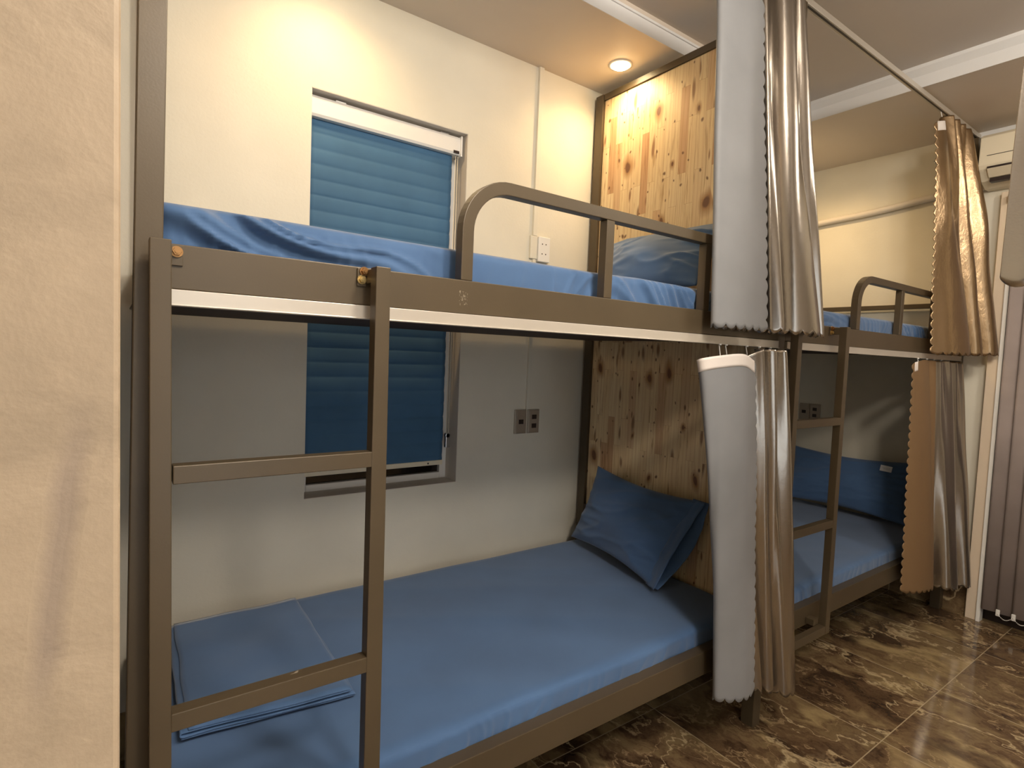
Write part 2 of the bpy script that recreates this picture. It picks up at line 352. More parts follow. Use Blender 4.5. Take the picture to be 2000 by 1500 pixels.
# window: white frame with dark glass behind the shade
fr = B_('window_1', M_WHITE, None, (wx0 + .002, wx0 + 0.035, W + 0.10, W + 0.15, wz0 + .002, wz1 - .002), (wx1 - 0.035, wx1 - .002, W + 0.10, W + 0.15, wz0 + .002, wz1 - .002),
        (wx0 + 0.035, wx1 - 0.035, W + 0.10, W + 0.15, wz0 + .002, wz0 + 0.030), (wx0 + 0.035, wx1 - 0.035, W + 0.10, W + 0.15, wz1 - 0.03, wz1 - .002), bevel=0.002)
gl = B('pane', M_GLASSD, None, (wx0 + 0.035, wx1 - 0.035, W + 0.120, W + 0.130, wz0 + 0.030, wz1 - 0.03), bevel=0); gl.parent = fr

# ------------------------------------------------------------------ lights
def downlight(x, y, label, k=1.0):
    t = thing('downlight', label, 'ceiling light', (x, y, HC), 'warm downlights recessed in the soffit')
    bm = bmesh.new()
    n = 32; r0, r1 = 0.042, 0.055
    for i in range(n):
        a0, a1 = 2 * math.pi * i / n, 2 * math.pi * (i + 1) / n
        def P(r, a, z): return (x + r * math.cos(a), y + r * math.sin(a), z)
        for (ra, za), (rb, zb) in (((r0, HC - 0.002), (r0, HC - 0.006)), ((r0, HC - 0.006), (r1, HC - 0.003)), ((r1, HC - 0.003), (r1, HC + 0.001))):
            bm.faces.new([bm.verts.new(q) for q in (P(ra, a0, za), P(ra, a1, za), P(rb, a1, zb), P(rb, a0, zb))])
    bmesh.ops.remove_doubles(bm, verts=bm.verts, dist=1e-5)
    keep(finish('bezel', bm, M_WHITE, None, True), t)
    bm = bmesh.new(); bmesh.ops.create_uvsphere(bm, u_segments=32, v_segments=12, radius=0.042)
    for vv in bm.verts: vv.co = Vector((x + vv.co.x, y + vv.co.y, HC - 0.003 + vv.co.z * 0.38))
    keep(finish('lens', bm, M_BULB), t)
    ld = bpy.data.lights.new('downlight_lamp', 'SPOT'); ld.energy = SPOT_W * k; ld.color = C_SPOT; ld.spot_size = math.radians(160); ld.spot_blend = 0.9; ld.shadow_soft_size = 0.04
    lo = bpy.data.objects.new('downlight_lamp', ld); COL.objects.link(lo); lo.location = (x, y, HC - 0.02); keep(lo, t)
downlight(1.915, 0.80, 'glowing warm downlight above the top bunk, beside the pine headboard', 1.0)
downlight(0.62, 0.80, 'warm downlight above the foot of the near top bunk, lighting the wall over the window')
downlight(3.45, 0.80, 'warm downlight above the second top bunk, behind the large curtain', 1.7)
def panel_light(x, y, label, k=1.0):
    t = thing('ceiling_lamp', label, 'ceiling light', (x, y, TZ), 'round neutral ceiling lamps over the aisle')
    bm = bmesh.new(); cyl(bm, (x, y, TZ - 0.03), (0, 0, 1), 0.15, 0.03, 40); keep(finish('rim', bm, M_WHITE, None), t)
    bm = bmesh.new(); cyl(bm, (x, y, TZ - 0.040), (0, 0, 1), 0.135, 0.012, 40); keep(finish('diffuser', bm, M_PANEL, None), t)
    ld = bpy.data.lights.new('panel_lamp', 'POINT'); ld.shadow_soft_size = 0.13; ld.energy = MAIN_W * k * 1.7; ld.color = C_MAIN
    lo = bpy.data.objects.new('panel_lamp', ld); COL.objects.link(lo); lo.location = (x, y, TZ - 0.19); keep(lo, t)
panel_light(0.50, -1.85, 'round ceiling lamp over the aisle near the entrance')
panel_light(0.95, -1.25, 'round ceiling lamp over the aisle near the middle')
panel_light(2.75, -1.35, 'round ceiling lamp over the aisle near the air conditioner', 0.4)

# ------------------------------------------------------------------ bunk beds
P_ = 1.988
def sq(bm, x0, x1, y0, y1, z0, z1): box(bm, x0, x1, y0, y1, z0, z1)
def hexbolt(name, material, c, parent):
    bm = bmesh.new(); cyl(bm, c, (0, -1, 0), 0.0095, 0.003, 20); cyl(bm, (c[0], c[1] - 0.003, c[2]), (0, -1, 0), 0.0072, 0.006, 6, 0.0066)
    cyl(bm, (c[0], c[1] - 0.009, c[2]), (0, -1, 0), 0.0035, 0.002, 12)
    return keep(finish(name, bm, material), parent)
def bunk(x, xr, label, near):
    """x = left face of the run of rails minus the post; xr = left face of the right-hand posts"""
    t = thing('bunk_bed', label, 'bed', (x, 0, 0), 'brown steel bunk beds along the window wall')
    xs = x + (0.04 if near else 0.05)
    yb = 1.0; ye = 1.045
    if near:
        for y in (0.0, yb - 0.005):          # front post tilted to fit image coordinates; rear post shifted behind it
            bm = bmesh.new(); xa_, xb_ = (x - 0.009, x + 0.021) if y == 0 else (x + 0.046, x + 0.050)
            vs = [bm.verts.new(c) for c in ((xa_, y, 0), (xa_ + .041, y, 0), (xa_ + .041, y + .05, 0), (xa_, y + .05, 0), (xb_, y, 2.725), (xb_ + .041, y, 2.725), (xb_ + .041, y + .05, 2.725), (xb_, y + .05, 2.725))]
            for f in ((0, 3, 2, 1), (4, 5, 6, 7), (0, 1, 5, 4), (1, 2, 6, 5), (2, 3, 7, 6), (3, 0, 4, 7)): bm.faces.new([vs[i] for i in f])
            keep(finish('post', bm, M_FRAME, None, False, 0.002), t)
    for y in (0.0, yb - 0.005): B('post', M_FRAME, t, (xr, xr + 0.05, y, y + 0.05, 0, 2.725 if near else 2.725))
    # side rails
    for z0, z1, nm in ((1.4926, 1.569, 'upper_side_rail'), (0.316, 0.399, 'lower_side_rail')):
        B(nm, M_FRAME, t, (xs, xr, 0.0005, 0.040, z0, z1)); B(nm, M_FRAME, t, (xs, xr, yb + 0.005, yb + 0.04, z0, z1))
    # end rails
    ends = [xr + 0.006] if not near else [x + 0.022, xr + 0.006]
    for xe in ends:
        for z0, z1 in ((1.4926, 1.569), (0.316, 0.399), (2.695, 2.725)):
            if z0 > 2.6 and not near: z0, z1 = 1.775, 1.803
            if xe < x + 0.1 and z1 < 1.6 and z0 > 1: z1 = 1.499
            B('end_rail', M_FRAME, t, (xe, xe + (0.038 if xe > x + 0.1 else 0.026), 0.05, yb - 0.005, z0, z1))
    B('upper_base_board', M_PLY, t, (xs, xr, 0.041, yb + 0.004, 1.486, 1.500), bevel=0)
    B('lower_base_board', M_PLY, t, (xs, xr, 0.041, yb + 0.004, 0.352, 0.362), bevel=0)
    # aluminium curtain track under the upper rail
    bm = bmesh.new(); box(bm, xs + 0.006, xr - 0.004, -0.006, 0.016, 1.4635, 1.4915)
    box(bm, xs + 0.006, xr - 0.004, -0.010, -0.006, 1.4635, 1.4665)
    keep(finish('curtain_track', bm, M_ALU, None, False, 0.001), t)
    # guard rail, square tube bent at its left end
    g0 = x + 0.628; xe = x + 1.560; zt = 1.798; rr = 0.115; h = 0.0155
    pts = [(g0 + h, 0.0155, 1.569)] + [(g0 + h, 0.0155, zt - rr - 0.02)]
    for i in range(13):
        a = math.pi - i / 12 * math.pi / 2
        pts.append((g0 + h + rr + rr * math.cos(a), 0.0155, zt - rr + rr * math.sin(a)))
    pts.append((xe, 0.0155, zt))
    bm = bmesh.new(); pr = [(-h, -0.015), (h, -0.015), (h, 0.015), (-h, 0.015)]
    sweep(bm, pts, pr)
    gr = keep(finish('guard_rail', bm, M_FRAME, None, False, 0.002), t)
    for gx in (x + 1.083, xe - 0.031):
        bm = bmesh.new(); box(bm, gx, gx + 0.030, 0.001, 0.030, 1.569, zt - h); o = finish('guard_post', bm, M_FRAME, None, False, 0.002)
        o.parent = gr
    # ladder bolted in front
    lx = x + 0.027
    ya, yc = -0.062, -0.032
    st = []
    for s0, s1, e0, e1 in ((lx, lx + 0.030, lx + 0.004, lx + 0.037), (lx + 0.374, lx + 0.404, lx + 0.376, lx + 0.412)):
        bm = bmesh.new()
        vs = [bm.verts.new(c) for c in ((e0, ya, 0.29), (e1, ya, 0.29), (e1, yc, 0.29), (e0, yc, 0.29), (s0, ya, 1.566), (s1, ya, 1.566), (s1, yc, 1.566), (s0, yc, 1.566))]
        for f in ((0, 3, 2, 1), (4, 5, 6, 7), (0, 1, 5, 4), (1, 2, 6, 5), (2, 3, 7, 6), (3, 0, 4, 7)): bm.faces.new([vs[i] for i in f])
        st.append(keep(finish('ladder_stile', bm, M_FRAME, None, False, 0.0015), t))
    for z0, z1 in ((1.167, 1.198), (0.742, 0.774), (0.29, 0.325)):
        B('ladder_rung', M_FRAME, t, (lx + 0.034, lx + 0.378, ya + 0.001, yc - 0.001, z0, z1), bevel=0.0015)
    # brackets and bolts
    B('bracket', M_FRAME, t, (x + 0.058, x + 0.078, -0.004, 0.0005, 1.532, 1.566), (x + 0.050, x + 0.060, yc, 0.0005, 1.533, 1.560), bevel=0.0008)
    hexbolt('bolt', M_BOLT, (x + 0.0685, -0.004, 1.555), t)
    B('bracket', M_FRAME, t, (x + 0.384, x + 0.402, -0.004, 0.0005, 1.530, 1.566), (x + 0.402, x + 0.428, yc - 0.005, -0.001, 1.536, 1.563), bevel=0.0008)
    hexbolt('bolt', M_BRASS, (x + 0.3925, -0.004, 1.543), t)
    hexbolt('bolt', M_BOLT, (x + 0.397, -0.004, 1.560), t)
    B('bracket', M_FRAME, t, (lx + 0.330, lx + 0.372, yc - 0.002, 0.0, 0.326, 0.352), bevel=0.001)
    if near:
        B('headboard_panel', M_PINE, t, (xr + 0.014, xr + 0.032, 0.052, yb - 0.007, 1.57, 2.694), bevel=0.001)
        B('headboard_panel', M_PINE, t, (xr + 0.014, xr + 0.032, 0.052, yb - 0.007, 0.40, 1.492), bevel=0.001)
        B('bracket', M_PLY, t, (xr - 0.004, xr + 0.012, yb - 0.045, yb - 0.006, 0.55, 0.635), bevel=0.001)
        # overhead curtain rod carried by the posts
    return t
b1 = bunk(0.012, 2.0, 'nearest brown steel bunk bed with a pine headboard, its ladder at the left', True)
b2 = bunk(2.0, 3.955, 'far brown steel bunk bed beside the far wall, its ladder right of the grey curtains', False)
rod = thing('curtain_rod', 'long thin metal curtain rod running under the ceiling to the far wall', 'curtain rod', (0.0, 0.02, 2.74))
B('track', M_ALU, rod, (0.01, XF - 0.001, 0.006, 0.030, 2.728, 2.752), bevel=0.0015)
B('track_slot', M_DARK, rod, (0.01, XF - 0.003, 0.013, 0.020, 2.7265, 2.729), bevel=0)

# ------------------------------------------------------------------ bedding
def rbox(x0, x1, y0, y1, z0, z1, r, nx, ny, nz, disp):
    bm = bmesh.new(); V = {}
    def vert(i, j, k):
        key = (i, j, k)
        if key in V: return V[key]
        p = Vector((x0 + (x1 - x0) * i / nx, y0 + (y1 - y0) * j / ny, z0 + (z1 - z0) * k / nz))
        q = Vector((min(max(p.x, x0 + r), x1 - r), min(max(p.y, y0 + r), y1 - r), min(max(p.z, z0 + r), z1 - r)))
        d = p - q
        if d.length > 1e-6:
            n = d.normalized(); p = q + n * min(r, d.length) if sum(abs(c) > 1e-6 for c in d) > 1 else p
            n = n
        else: n = Vector((0, 0, 1))
        p = p + disp(p, n)
        V[key] = bm.verts.new(p); return V[key]
    for i in range(nx):
        for j in range(ny):
            for k in (0, nz): bm.faces.new((vert(i, j, k), vert(i + 1, j, k), vert(i + 1, j + 1, k), vert(i, j + 1, k)))
    for i in range(nx):
        for k in range(nz):
            for j in (0, ny): bm.faces.new((vert(i, j, k), vert(i + 1, j, k), vert(i + 1, j, k + 1), vert(i, j, k + 1)))
    for j in range(ny):
        for k in range(nz):
            for i in (0, nx): bm.faces.new((vert(i, j, k), vert(i, j + 1, k), vert(i, j + 1, k + 1), vert(i, j, k + 1)))
    return bm
def ridge(x): return (1 - min(1, abs(x) * 2.6)) ** 1.5
def mat_disp(x0, x1, z0, z1, seed, side, top, diag):
    def f(p, n):
        u = (p.z - z0) / (z1 - z0)
        d = Vector((0, 0, 0))
        # top: low swells and a few long creases
        d.z += top * fb(p.x * 2.2, p.y * 3.0, seed) * max(0, n.z) 
        d.z += top * 0.5 * ridge(fb(p.x * 1.6 + p.y * 2.5, p.y * 1.1, seed + 5)) * max(0, n.z)
        if n.y < -0.2:
            k = abs(n.y)
            pk = ridge(fb(p.x * 17 + 2.0 * fb(p.x * 3, p.z * 6, seed), p.z * 2.5, seed + 2))
            d.y -= side * k * pk * (1.25 - u) * (0.55 + 0.45 * fb(p.x * 1.3, 0, seed + 9))
            d.y -= side * 0.7 * k * fb(p.x * 4, p.z * 7, seed + 3)
            if diag > 0:
                wgt = max(0.0, min(1.0, (x0 + 0.62 - p.x) / 0.35))
                s = (p.z + 0.30 * (p.x - x0))
                d.y -= diag * k * wgt * (ridge(fb(s * 27 + 1.5 * fb(p.x * 4, p.z * 8, seed), p.x * 1.4, seed + 7)) - 0.2)
                w2 = max(0.0, 1 - abs(p.x - (x1 - 0.55)) / 0.5)
                d.y -= diag * 0.8 * k * w2 * ridge(fb((p.z - 0.25 * math.sin((p.x - x0) * 7)) * 16, p.x * 2.0, seed + 17))
        return d
    return f
def mattress(x0, x1, z0, z1, label, seed, side, top, diag, r=0.028, ya=0.042, yb=1.0):
    bm = rbox(x0, x1, ya, yb, z0, z1, r, 420, 40, 26, mat_disp(x0, x1, z0, z1, seed, side, top, diag))
    o = finish('mattress', bm, M_BLUE, None, True)
    return tag(o, label, 'mattress', 'mattresses in blue fitted sheets')
mattress(0.066, 1.992, 0.363, 0.458, 'mattress in a smooth blue fitted sheet on the near bottom bunk', 1.3, 0.011, 0.004, 0, 0.022)
mattress(0.048, 1.985, 1.503, 1.650, 'mattress in a wrinkled blue sheet on the near top bunk behind the guard rail', 4.7, 0.012, 0.004, 0.030, 0.022, 0.060, 0.985)
mattress(2.054, 3.945, 0.363, 0.458, 'mattress in a dim blue sheet on the far bottom bunk behind the ladder', 8.1, 0.007, 0.003, 0, 0.022)
mattress(2.054, 3.945, 1.501, 1.640, 'mattress in a blue sheet on the far top bunk', 11.9, 0.010, 0.004, 0.014)

def pillow(c00, c10, c01, c11, th, label, seed, group=None, flap=False, bend=0.0, horn=0.05):
    """c00 bottom-left, c10 bottom-right, c01 top-left, c11 top-right"""
    c00, c10, c01, c11 = map(Vector, (c00, c10, c01, c11))
    nu, nv = 70, 50
    nrm = (c10 - c00).cross(c01 - c00).normalized()
    bm = bmesh.new(); G = {}
    for s in (1, -1):
        for i in range(nu + 1):
            for j in range(nv + 1):
                u, v = i / nu, j / nv
                edge = i in (0, nu) or j in (0, nv)
                if edge and s == -1: G[(s, i, j)] = G[(1, i, j)]; continue
                # edges pull inwards between the corners
                uu = u + horn * math.sin(math.pi * v) * (1 - 2 * u); vv = v + horn * 1.3 * math.sin(math.pi * u) * (1 - 2 * v)
                p = (c00 * (1 - uu) + c10 * uu) * (1 - vv) + (c01 * (1 - uu) + c11 * uu) * vv
                a = (max(0, math.sin(math.pi * u)) ** 0.55) * (max(0, math.sin(math.pi * v)) ** 0.55)
                wr = 0.007 * ridge(fb(u * 2.2 + 2 * v, v * 6 - 2.5 * u, seed)) + 0.010 * fb(u * 2.5, v * 2.5, seed + 3)
                cr = (1 - min(1, 2.2 * min(u, 1 - u))) * 0.012 * ridge(fb(v * 7, u * 2, seed + 8))
                h = th * 0.5 * a + (wr + cr) * min(1, a * 2.2)
                p = p + nrm * (s * h - bend * 4 * u * (1 - u))
                G[(s, i, j)] = bm.verts.new(p)
    for s in (1, -1):
        for i in range(nu):
            for j in range(nv):
                q = [G[(s, i, j)], G[(s, i + 1, j)], G[(s, i + 1, j + 1)], G[(s, i, j + 1)]]
                bm.faces.new(q if s == 1 else q[::-1])
    o = finish('pillow', bm, M_BLUE, None, True)
    tag(o, label, 'pillow', 'blue pillows on the bunks')
    if flap:   # open end of the pillow case: a loose cuff past the filling
        bm = bmesh.new(); n = 40; rows = 10; gs = {}
        for side in (0, 1):
            for j in range(n + 1):
                v = j / n
                e0 = c10 * (1 - v) + c11 * v
                inw = (c00 * (1 - v) + c01 * v) - e0; inw.normalize()
                for k in range(rows + 1):
                    q = k / rows
                    gap = (0.010 + 0.020 * math.sin(math.pi * v)) * q * (1 if side == 0 else -1)
                    p = e0 + inw * (0.045 - 0.085 * q * (0.75 + 0.25 * math.sin(math.pi * v))) + nrm * (gap + (0.014 if side == 0 else -0.010) * math.sin(math.pi * v) + 0.004 * fb(v * 9, q * 3, seed + side))
                    gs[(side, j, k)] = bm.verts.new(p)
        for side in (0, 1):
            for j in range(n):
                for k in range(rows):
                    bm.faces.new((gs[(side, j, k)], gs[(side, j + 1, k)], gs[(side, j + 1, k + 1)], gs[(side, j, k + 1)]))
        f = finish('pillowcase_cuff', bm, M_BLUE, None, True); sd = f.modifiers.new('s', 'SOLIDIFY'); sd.thickness = 0.002; f.parent = o
    return o
pillow((1.895, 0.965, 0.485), (1.775, 0.33, 0.478), (1.952, 0.855, 0.865), (1.940, 0.235, 0.835), 0.12,
       'plump blue pillow leaning on the pine headboard of the near bottom bunk', 2.2, flap=True)
pillow((1.74, 0.74, 1.690), (1.70, 0.150, 1.675), (1.925, 0.80, 1.945), (1.920, 0.150, 1.945), 0.16,
       'blue pillow on the near top bunk seen through the guard rail', 5.5, horn=0.03)
p2 = pillow((3.76, 0.93, 0.49), (3.77, 0.13, 0.485), (3.925, 0.90, 0.835), (3.915, 0.12, 0.850), 0.13,
       'dark blue pillow with a white care label on the far bottom bunk by the wall', 7.7, horn=0.06)
lb = B('care_label', M_TAG, None, (-0.001, 0.001, -0.032, 0.032, -0.018, 0.018), bevel=0)
lb.location = (3.828, 0.285, 0.795); lb.rotation_euler = (0.05, 0.30, 0); lb.parent = p2; lb['label'] = 'white care label'
li = B('print', M_TAGINK, None, (-0.0018, -0.001, -0.022, 0.020, 0.003, 0.005), (-0.0018, -0.001, -0.022, 0.014, -0.004, -0.002), bevel=0); li.parent = lb

# folded sheet on the near bottom bunk, layers showing at its front edge
bm = bmesh.new()
z0 = 0.4665; path = []
xa, xb = 0.125, 0.522
lay = [0.0, 0.0075, 0.0145, 0.021]
for k, dz in enumerate(lay):
    xs = np.linspace(xa, xb - 0.006 * k, 26) if k % 2 == 0 else np.linspace(xb - 0.006 * k, xa + 0.004 * k, 26)
    for xx in xs: path.append((xx, z0 + dz))
    if k < len(lay) - 1:
        e0 = path[-1]; s = 1 if k % 2 == 0 else -1
        for a in (0.25, 0.5, 0.75): path.append((e0[0] + s * 0.006 * math.sin(a * math.pi), e0[1] + (lay[k + 1] - dz) * (0.5 - 0.5 * math.cos(a * math.pi))))
ny = 26; rows = []
for j in range(ny + 1):
    v = j / ny; row = []
    for i, (px, pz) in enumerate(path):
        sk = 0.02 * v - 0.0; yy = 0.335 + 0.59 * v - 0.075 * (px - xa) * (1 - v) / 0.4 * 0.6
        yy += 0.006 * fb(px * 9, pz * 60, 3.3) * (1 - v)
        row.append(bm.verts.new((px + 0.015 * v + 0.004 * fb(yy * 8, pz * 90, 1.0), yy, pz + 0.0022 * (pz - z0) / 0.01 * fb(px * 9, yy * 6, 9.1) + 0.0012)))
    rows.append(row)
for j in range(ny):
    for i in range(len(path) - 1): bm.faces.new((rows[j][i], rows[j][i + 1], rows[j + 1][i + 1], rows[j + 1][i]))
o = finish('folded_sheet', bm, M_BLUE, None, True); sd = o.modifiers.new('s', 'SOLIDIFY'); sd.thickness = 0.0025
tag(o, 'flat folded blue sheet lying at the foot of the near bottom bunk', 'bed sheet')

# ------------------------------------------------------------------ curtains
def crom(pts, n):
    pts = np.array(pts, float); P = np.vstack([2 * pts[0] - pts[1], pts, 2 * pts[-1] - pts[-2]])
    out = []
    for i in range(1, len(P) - 2):
        for t in np.linspace(0, 1, 14, endpoint=False):
            a, b, c, d = P[i - 1], P[i], P[i + 1], P[i + 2]
            out.append(0.5 * ((2 * b) + (-a + c) * t + (2 * a - 5 * b + 4 * c - d) * t * t + (-a + 3 * b - 3 * c + d) * t ** 3))
    out.append(P[-2]); out = np.array(out)
    s = np.concatenate([[0], np.cumsum(np.linalg.norm(np.diff(out[:, :2], axis=0), axis=1))])
    u = np.linspace(0, s[-1], n)
    return np.stack([np.interp(u, s, out[:, k]) for k in range(out.shape[1])], 1), s[-1]
def curtain(label, top, bot, mats, nlin, seed, tape=None, hooks=None, sc_free=True, crease=0.004, group='curtains on the bunks'):
    """top/bot: lists of (x, y, z) in plan order with the same number of points; nlin = share of the path that shows the lining"""
    nu, nv = 420, 150
    T, lt = crom(top, nu + 1); Bt, lb_ = crom(bot, nu + 1)
    cut = nlin
    H = float(np.mean(T[:, 2]) - np.mean(Bt[:, 2])); per = 0.045
    bm = bmesh.new(); g = {}
    for i in range(nu + 1):
        for j in range(nv + 1):
            v = j / nv; w_ = v ** 0.85
            p = T[i] * (1 - w_) + Bt[i] * w_; p[2] = T[i][2] * (1 - v) + Bt[i][2] * v
            # cloth falls: small folds wander
            p[1] += crease * fb(p[0] * 9, p[2] * 2.2, seed) * math.sin(math.pi * min(1, v * 1.2)) * 2
            # scalloped hem and leading edge
            if j == nv or j == nv - 1 or j == nv - 2:
                k = (1.0, 0.55, 0.2)[nv - j]
                sc = abs(math.sin(math.pi * (i / nu * lb_) / per)); p[2] -= 0.017 * (sc ** 0.6) * k
            if sc_free and i < 4:
                t = (Bt[0] - Bt[6]); t[2] = 0; t /= max(1e-6, np.linalg.norm(t))
                k = (1.0, 0.7, 0.4, 0.15)[i]
                sc = abs(math.sin(math.pi * v * H / per)); p[:2] += t[:2] * 0.019 * (sc ** 0.6) * k
            g[(i, j)] = bm.verts.new(p)
    for i in range(nu):
        for j in range(nv):
            f = bm.faces.new((g[(i, j)], g[(i + 1, j)], g[(i + 1, j + 1)], g[(i, j + 1)]))
            f.material_index = 0 if i / nu < cut else 1
    me_o = finish('curtain', bm, mats, None, True)
    sd = me_o.modifiers.new('s', 'SOLIDIFY'); sd.thickness = 0.0016; sd.offset = 0
    tag(me_o, label, 'curtain', group)
    def strip(name, i0, i1, j0, j1, offs, material):
        bm = bmesh.new(); q = {}
        for i in range(i0, i1 + 1):
            a = T[max(0, i - 2)]; b = T[min(nu, i + 2)]; t = b - a; t[2] = 0; t = t / max(1e-6, np.linalg.norm(t)); n = np.array((-t[1], t[0], 0))
            for j in range(j0, j1 + 1):
                v = j / nv; w_ = v ** 0.85; p = T[i] * (1 - w_) + Bt[i] * w_; p[2] = T[i][2] * (1 - v) + Bt[i][2] * v + 0.001
                p[1] += crease * fb(p[0] * 9, p[2] * 2.2, seed) * math.sin(math.pi * min(1, v * 1.2)) * 2
                q[(i, j)] = bm.verts.new(p + n * offs)
        for i in range(i0, i1):
            for j in range(j0, j1): bm.faces.new((q[(i, j)], q[(i + 1, j)], q[(i + 1, j + 1)], q[(i, j + 1)]))
        o = finish(name, bm, material, me_o, True); s2 = o.modifiers.new('s', 'SOLIDIFY'); s2.thickness = 0.004; s2.offset = 0
        return o
    if tape: strip('header_tape', 0, int(nu * tape[0]), 0, max(1, int(nv * tape[1])), 0.0, M_TAPE)
    if hooks:
        for hx, hy, hz0, hz1 in hooks:
            bm = bmesh.new()
            pts = [(hx, hy - 0.004, hz0)] + [(hx, hy - 0.004 + 0.002 * k, hz0 + (hz1 - hz0) * k / 4) for k in range(1, 5)]
            sweep(bm, pts, [(0.0018 * math.cos(a), 0.0018 * math.sin(a)) for a in np.linspace(0, 2 * math.pi, 7)[:-1]], up=Vector((0, 1, 0.1)).normalized())
            cyl(bm, (hx, hy, hz1 - 0.004), (0, 0, 1), 0.005, 0.005, 10)
            finish('hook', bm, M_WHITE, me_o, True)
    return me_o
def L3(pts, z0, z1):
    n = len(pts); return [(p[0], p[1], z0 + (z1 - z0) * i / (n - 1)) for i, p in enumerate(pts)]
# upper near curtain
top = [(1.70, -.020), (1.62, -.026), (1.54, -.020), (1.505, .000), (1.54, .022), (1.64, .022), (1.73, .030), (1.765, -.005), (1.785, .038), (1.815, .042), (1.835, -.022), (1.885, -.032), (1.905, .035), (1.930, .042), (1.950, -.018), (1.985, -.018), (2.00, .036), (2.022, .036)]
bot = [(1.775, -.078), (1.66, -.088), (1.55, -.078), (1.512, -.058), (1.55, -.035), (1.68, -.030), (1.81, -.012), (1.840, -.065), (1.875, -.090), (1.895, -.030), (1.915, -.010), (1.950, -.085), (2.03, -.122), (2.085, -.105), (2.105, -.025), (2.135, -.060), (2.165, -.085), (2.185, -.015)]
curtain('tall silver satin curtain with a grey turned-back edge hanging over the near top bunk', L3(top, 2.722, 2.722), L3(bot, 1.528, 1.528), [M_LINING, M_SATIN], 0.30, 1.1,
        hooks=[(1.56, .02, 2.71, 2.735), (1.66, .02, 2.71, 2.735), (1.75, .02, 2.71, 2.735), (1.85, .02, 2.71, 2.735), (1.95, .02, 2.71, 2.735)])
# lower near curtain
top = [(1.725, -.075), (1.62, -.100), (1.52, -.088), (1.455, -.070), (1.47, -.040), (1.56, -.026), (1.70, -.024), (1.770, -.060), (1.795, -.066), (1.825, -.014), (1.850, -.060), (1.875, -.066), (1.895, -.014), (1.925, -.066), (1.950, -.060), (1.97, -.012)]
bot = [(1.845, -.080), (1.77, -.098), (1.69, -.088), (1.640, -.070), (1.66, -.045), (1.74, -.035), (1.84, -.030), (1.875, -.072), (1.905, -.080), (1.93, -.020), (1.950, -.072), (1.985, -.080), (2.00, -.022), (2.03, -.100), (2.105, -.100), (2.13, -.030)]
zt = [1.412, 1.432, 1.424, 1.413, 1.405, 1.408, 1.415, 1.445, 1.455, 1.455, 1.455, 1.455, 1.455, 1.455, 1.455, 1.455]
zb = list(np.linspace(.245, .285, 4)) + list(np.linspace(.27, .165, 12))
curtain('long silver satin curtain with a white header strip hanging beside the near bottom bunk', [(a, b, z) for (a, b), z in zip(top, zt)], [(a, b, z) for (a, b), z in zip(bot, zb)], [M_LINING, M_SATIN], 0.31, 6.1,
        tape=(0.30, 0.038), hooks=[(1.625, -.012, 1.42, 1.464), (1.66, -.012, 1.43, 1.464), (1.78, -.012, 1.43, 1.464), (1.86, -.012, 1.43, 1.464), (1.93, -.012, 1.43, 1.464)])
# upper far curtain
top = [(3.325, -.005), (3.38, -.012), (3.43, .000), (3.45, .030), (3.49, .032), (3.52, -.010), (3.55, .030), (3.60, -.012), (3.64, .030), (3.69, -.012), (3.73, .030), (3.78, -.010), (3.82, .022), (3.86, .010)]
bot = [(3.36, -.055), (3.43, -.115), (3.54, -.150), (3.62, -.125), (3.65, -.045), (3.70, -.050), (3.73, -.135), (3.78, -.140), (3.81, -.055), (3.84, -.060), (3.87, -.155), (3.91, -.175), (3.955, -.160), (3.965, -.080)]
zt = [2.64, 2.655, 2.67, 2.69] + [2.722] * 10
curtain('bronze satin curtain hanging over the far top bunk from the ceiling rod', [(a, b, z) for (a, b), z in zip(top, zt)], L3(bot, 1.500, 1.515), [M_SATIN_B, M_SATIN_B], 0.1, 3.1, tape=(0.11, 0.045),
        hooks=[(3.44, .02, 2.70, 2.735), (3.54, .02, 2.70, 2.735), (3.64, .02, 2.70, 2.735), (3.74, .02, 2.70, 2.735)], crease=0.012)
# lower far curtain
top = [(3.225, -.025), (3.30, -.035), (3.38, -.030), (3.41, -.018), (3.45, -.040), (3.50, -.016), (3.55, -.038), (3.62, -.016), (3.67, -.040), (3.72, -.016), (3.77, -.040), (3.82, -.016), (3.87, -.035), (3.90, -.020)]
bot = [(3.215, -.055), (3.29, -.085), (3.40, -.105), (3.50, -.095), (3.56, -.035), (3.62, -.040), (3.64, -.120), (3.72, -.140), (3.78, -.100), (3.80, -.050), (3.84, -.060), (3.87, -.140), (3.93, -.140), (3.955, -.080)]
zt = [1.44] + [1.455] * 13
zb = [.300, .292, .285, .275, .265] + list(np.linspace(.25, .205, 9))
curtain('tan and silver satin curtain hanging beside the far bottom bunk', [(a, b, z) for (a, b), z in zip(top, zt)], [(a, b, z) for (a, b), z in zip(bot, zb)], [M_TAN, M_SATIN], 0.36, 9.1, tape=(0.035, 0.045),
        hooks=[(3.30, -.012, 1.44, 1.464), (3.42, -.012, 1.44, 1.464), (3.52, -.012, 1.44, 1.464), (3.62, -.012, 1.44, 1.464)])
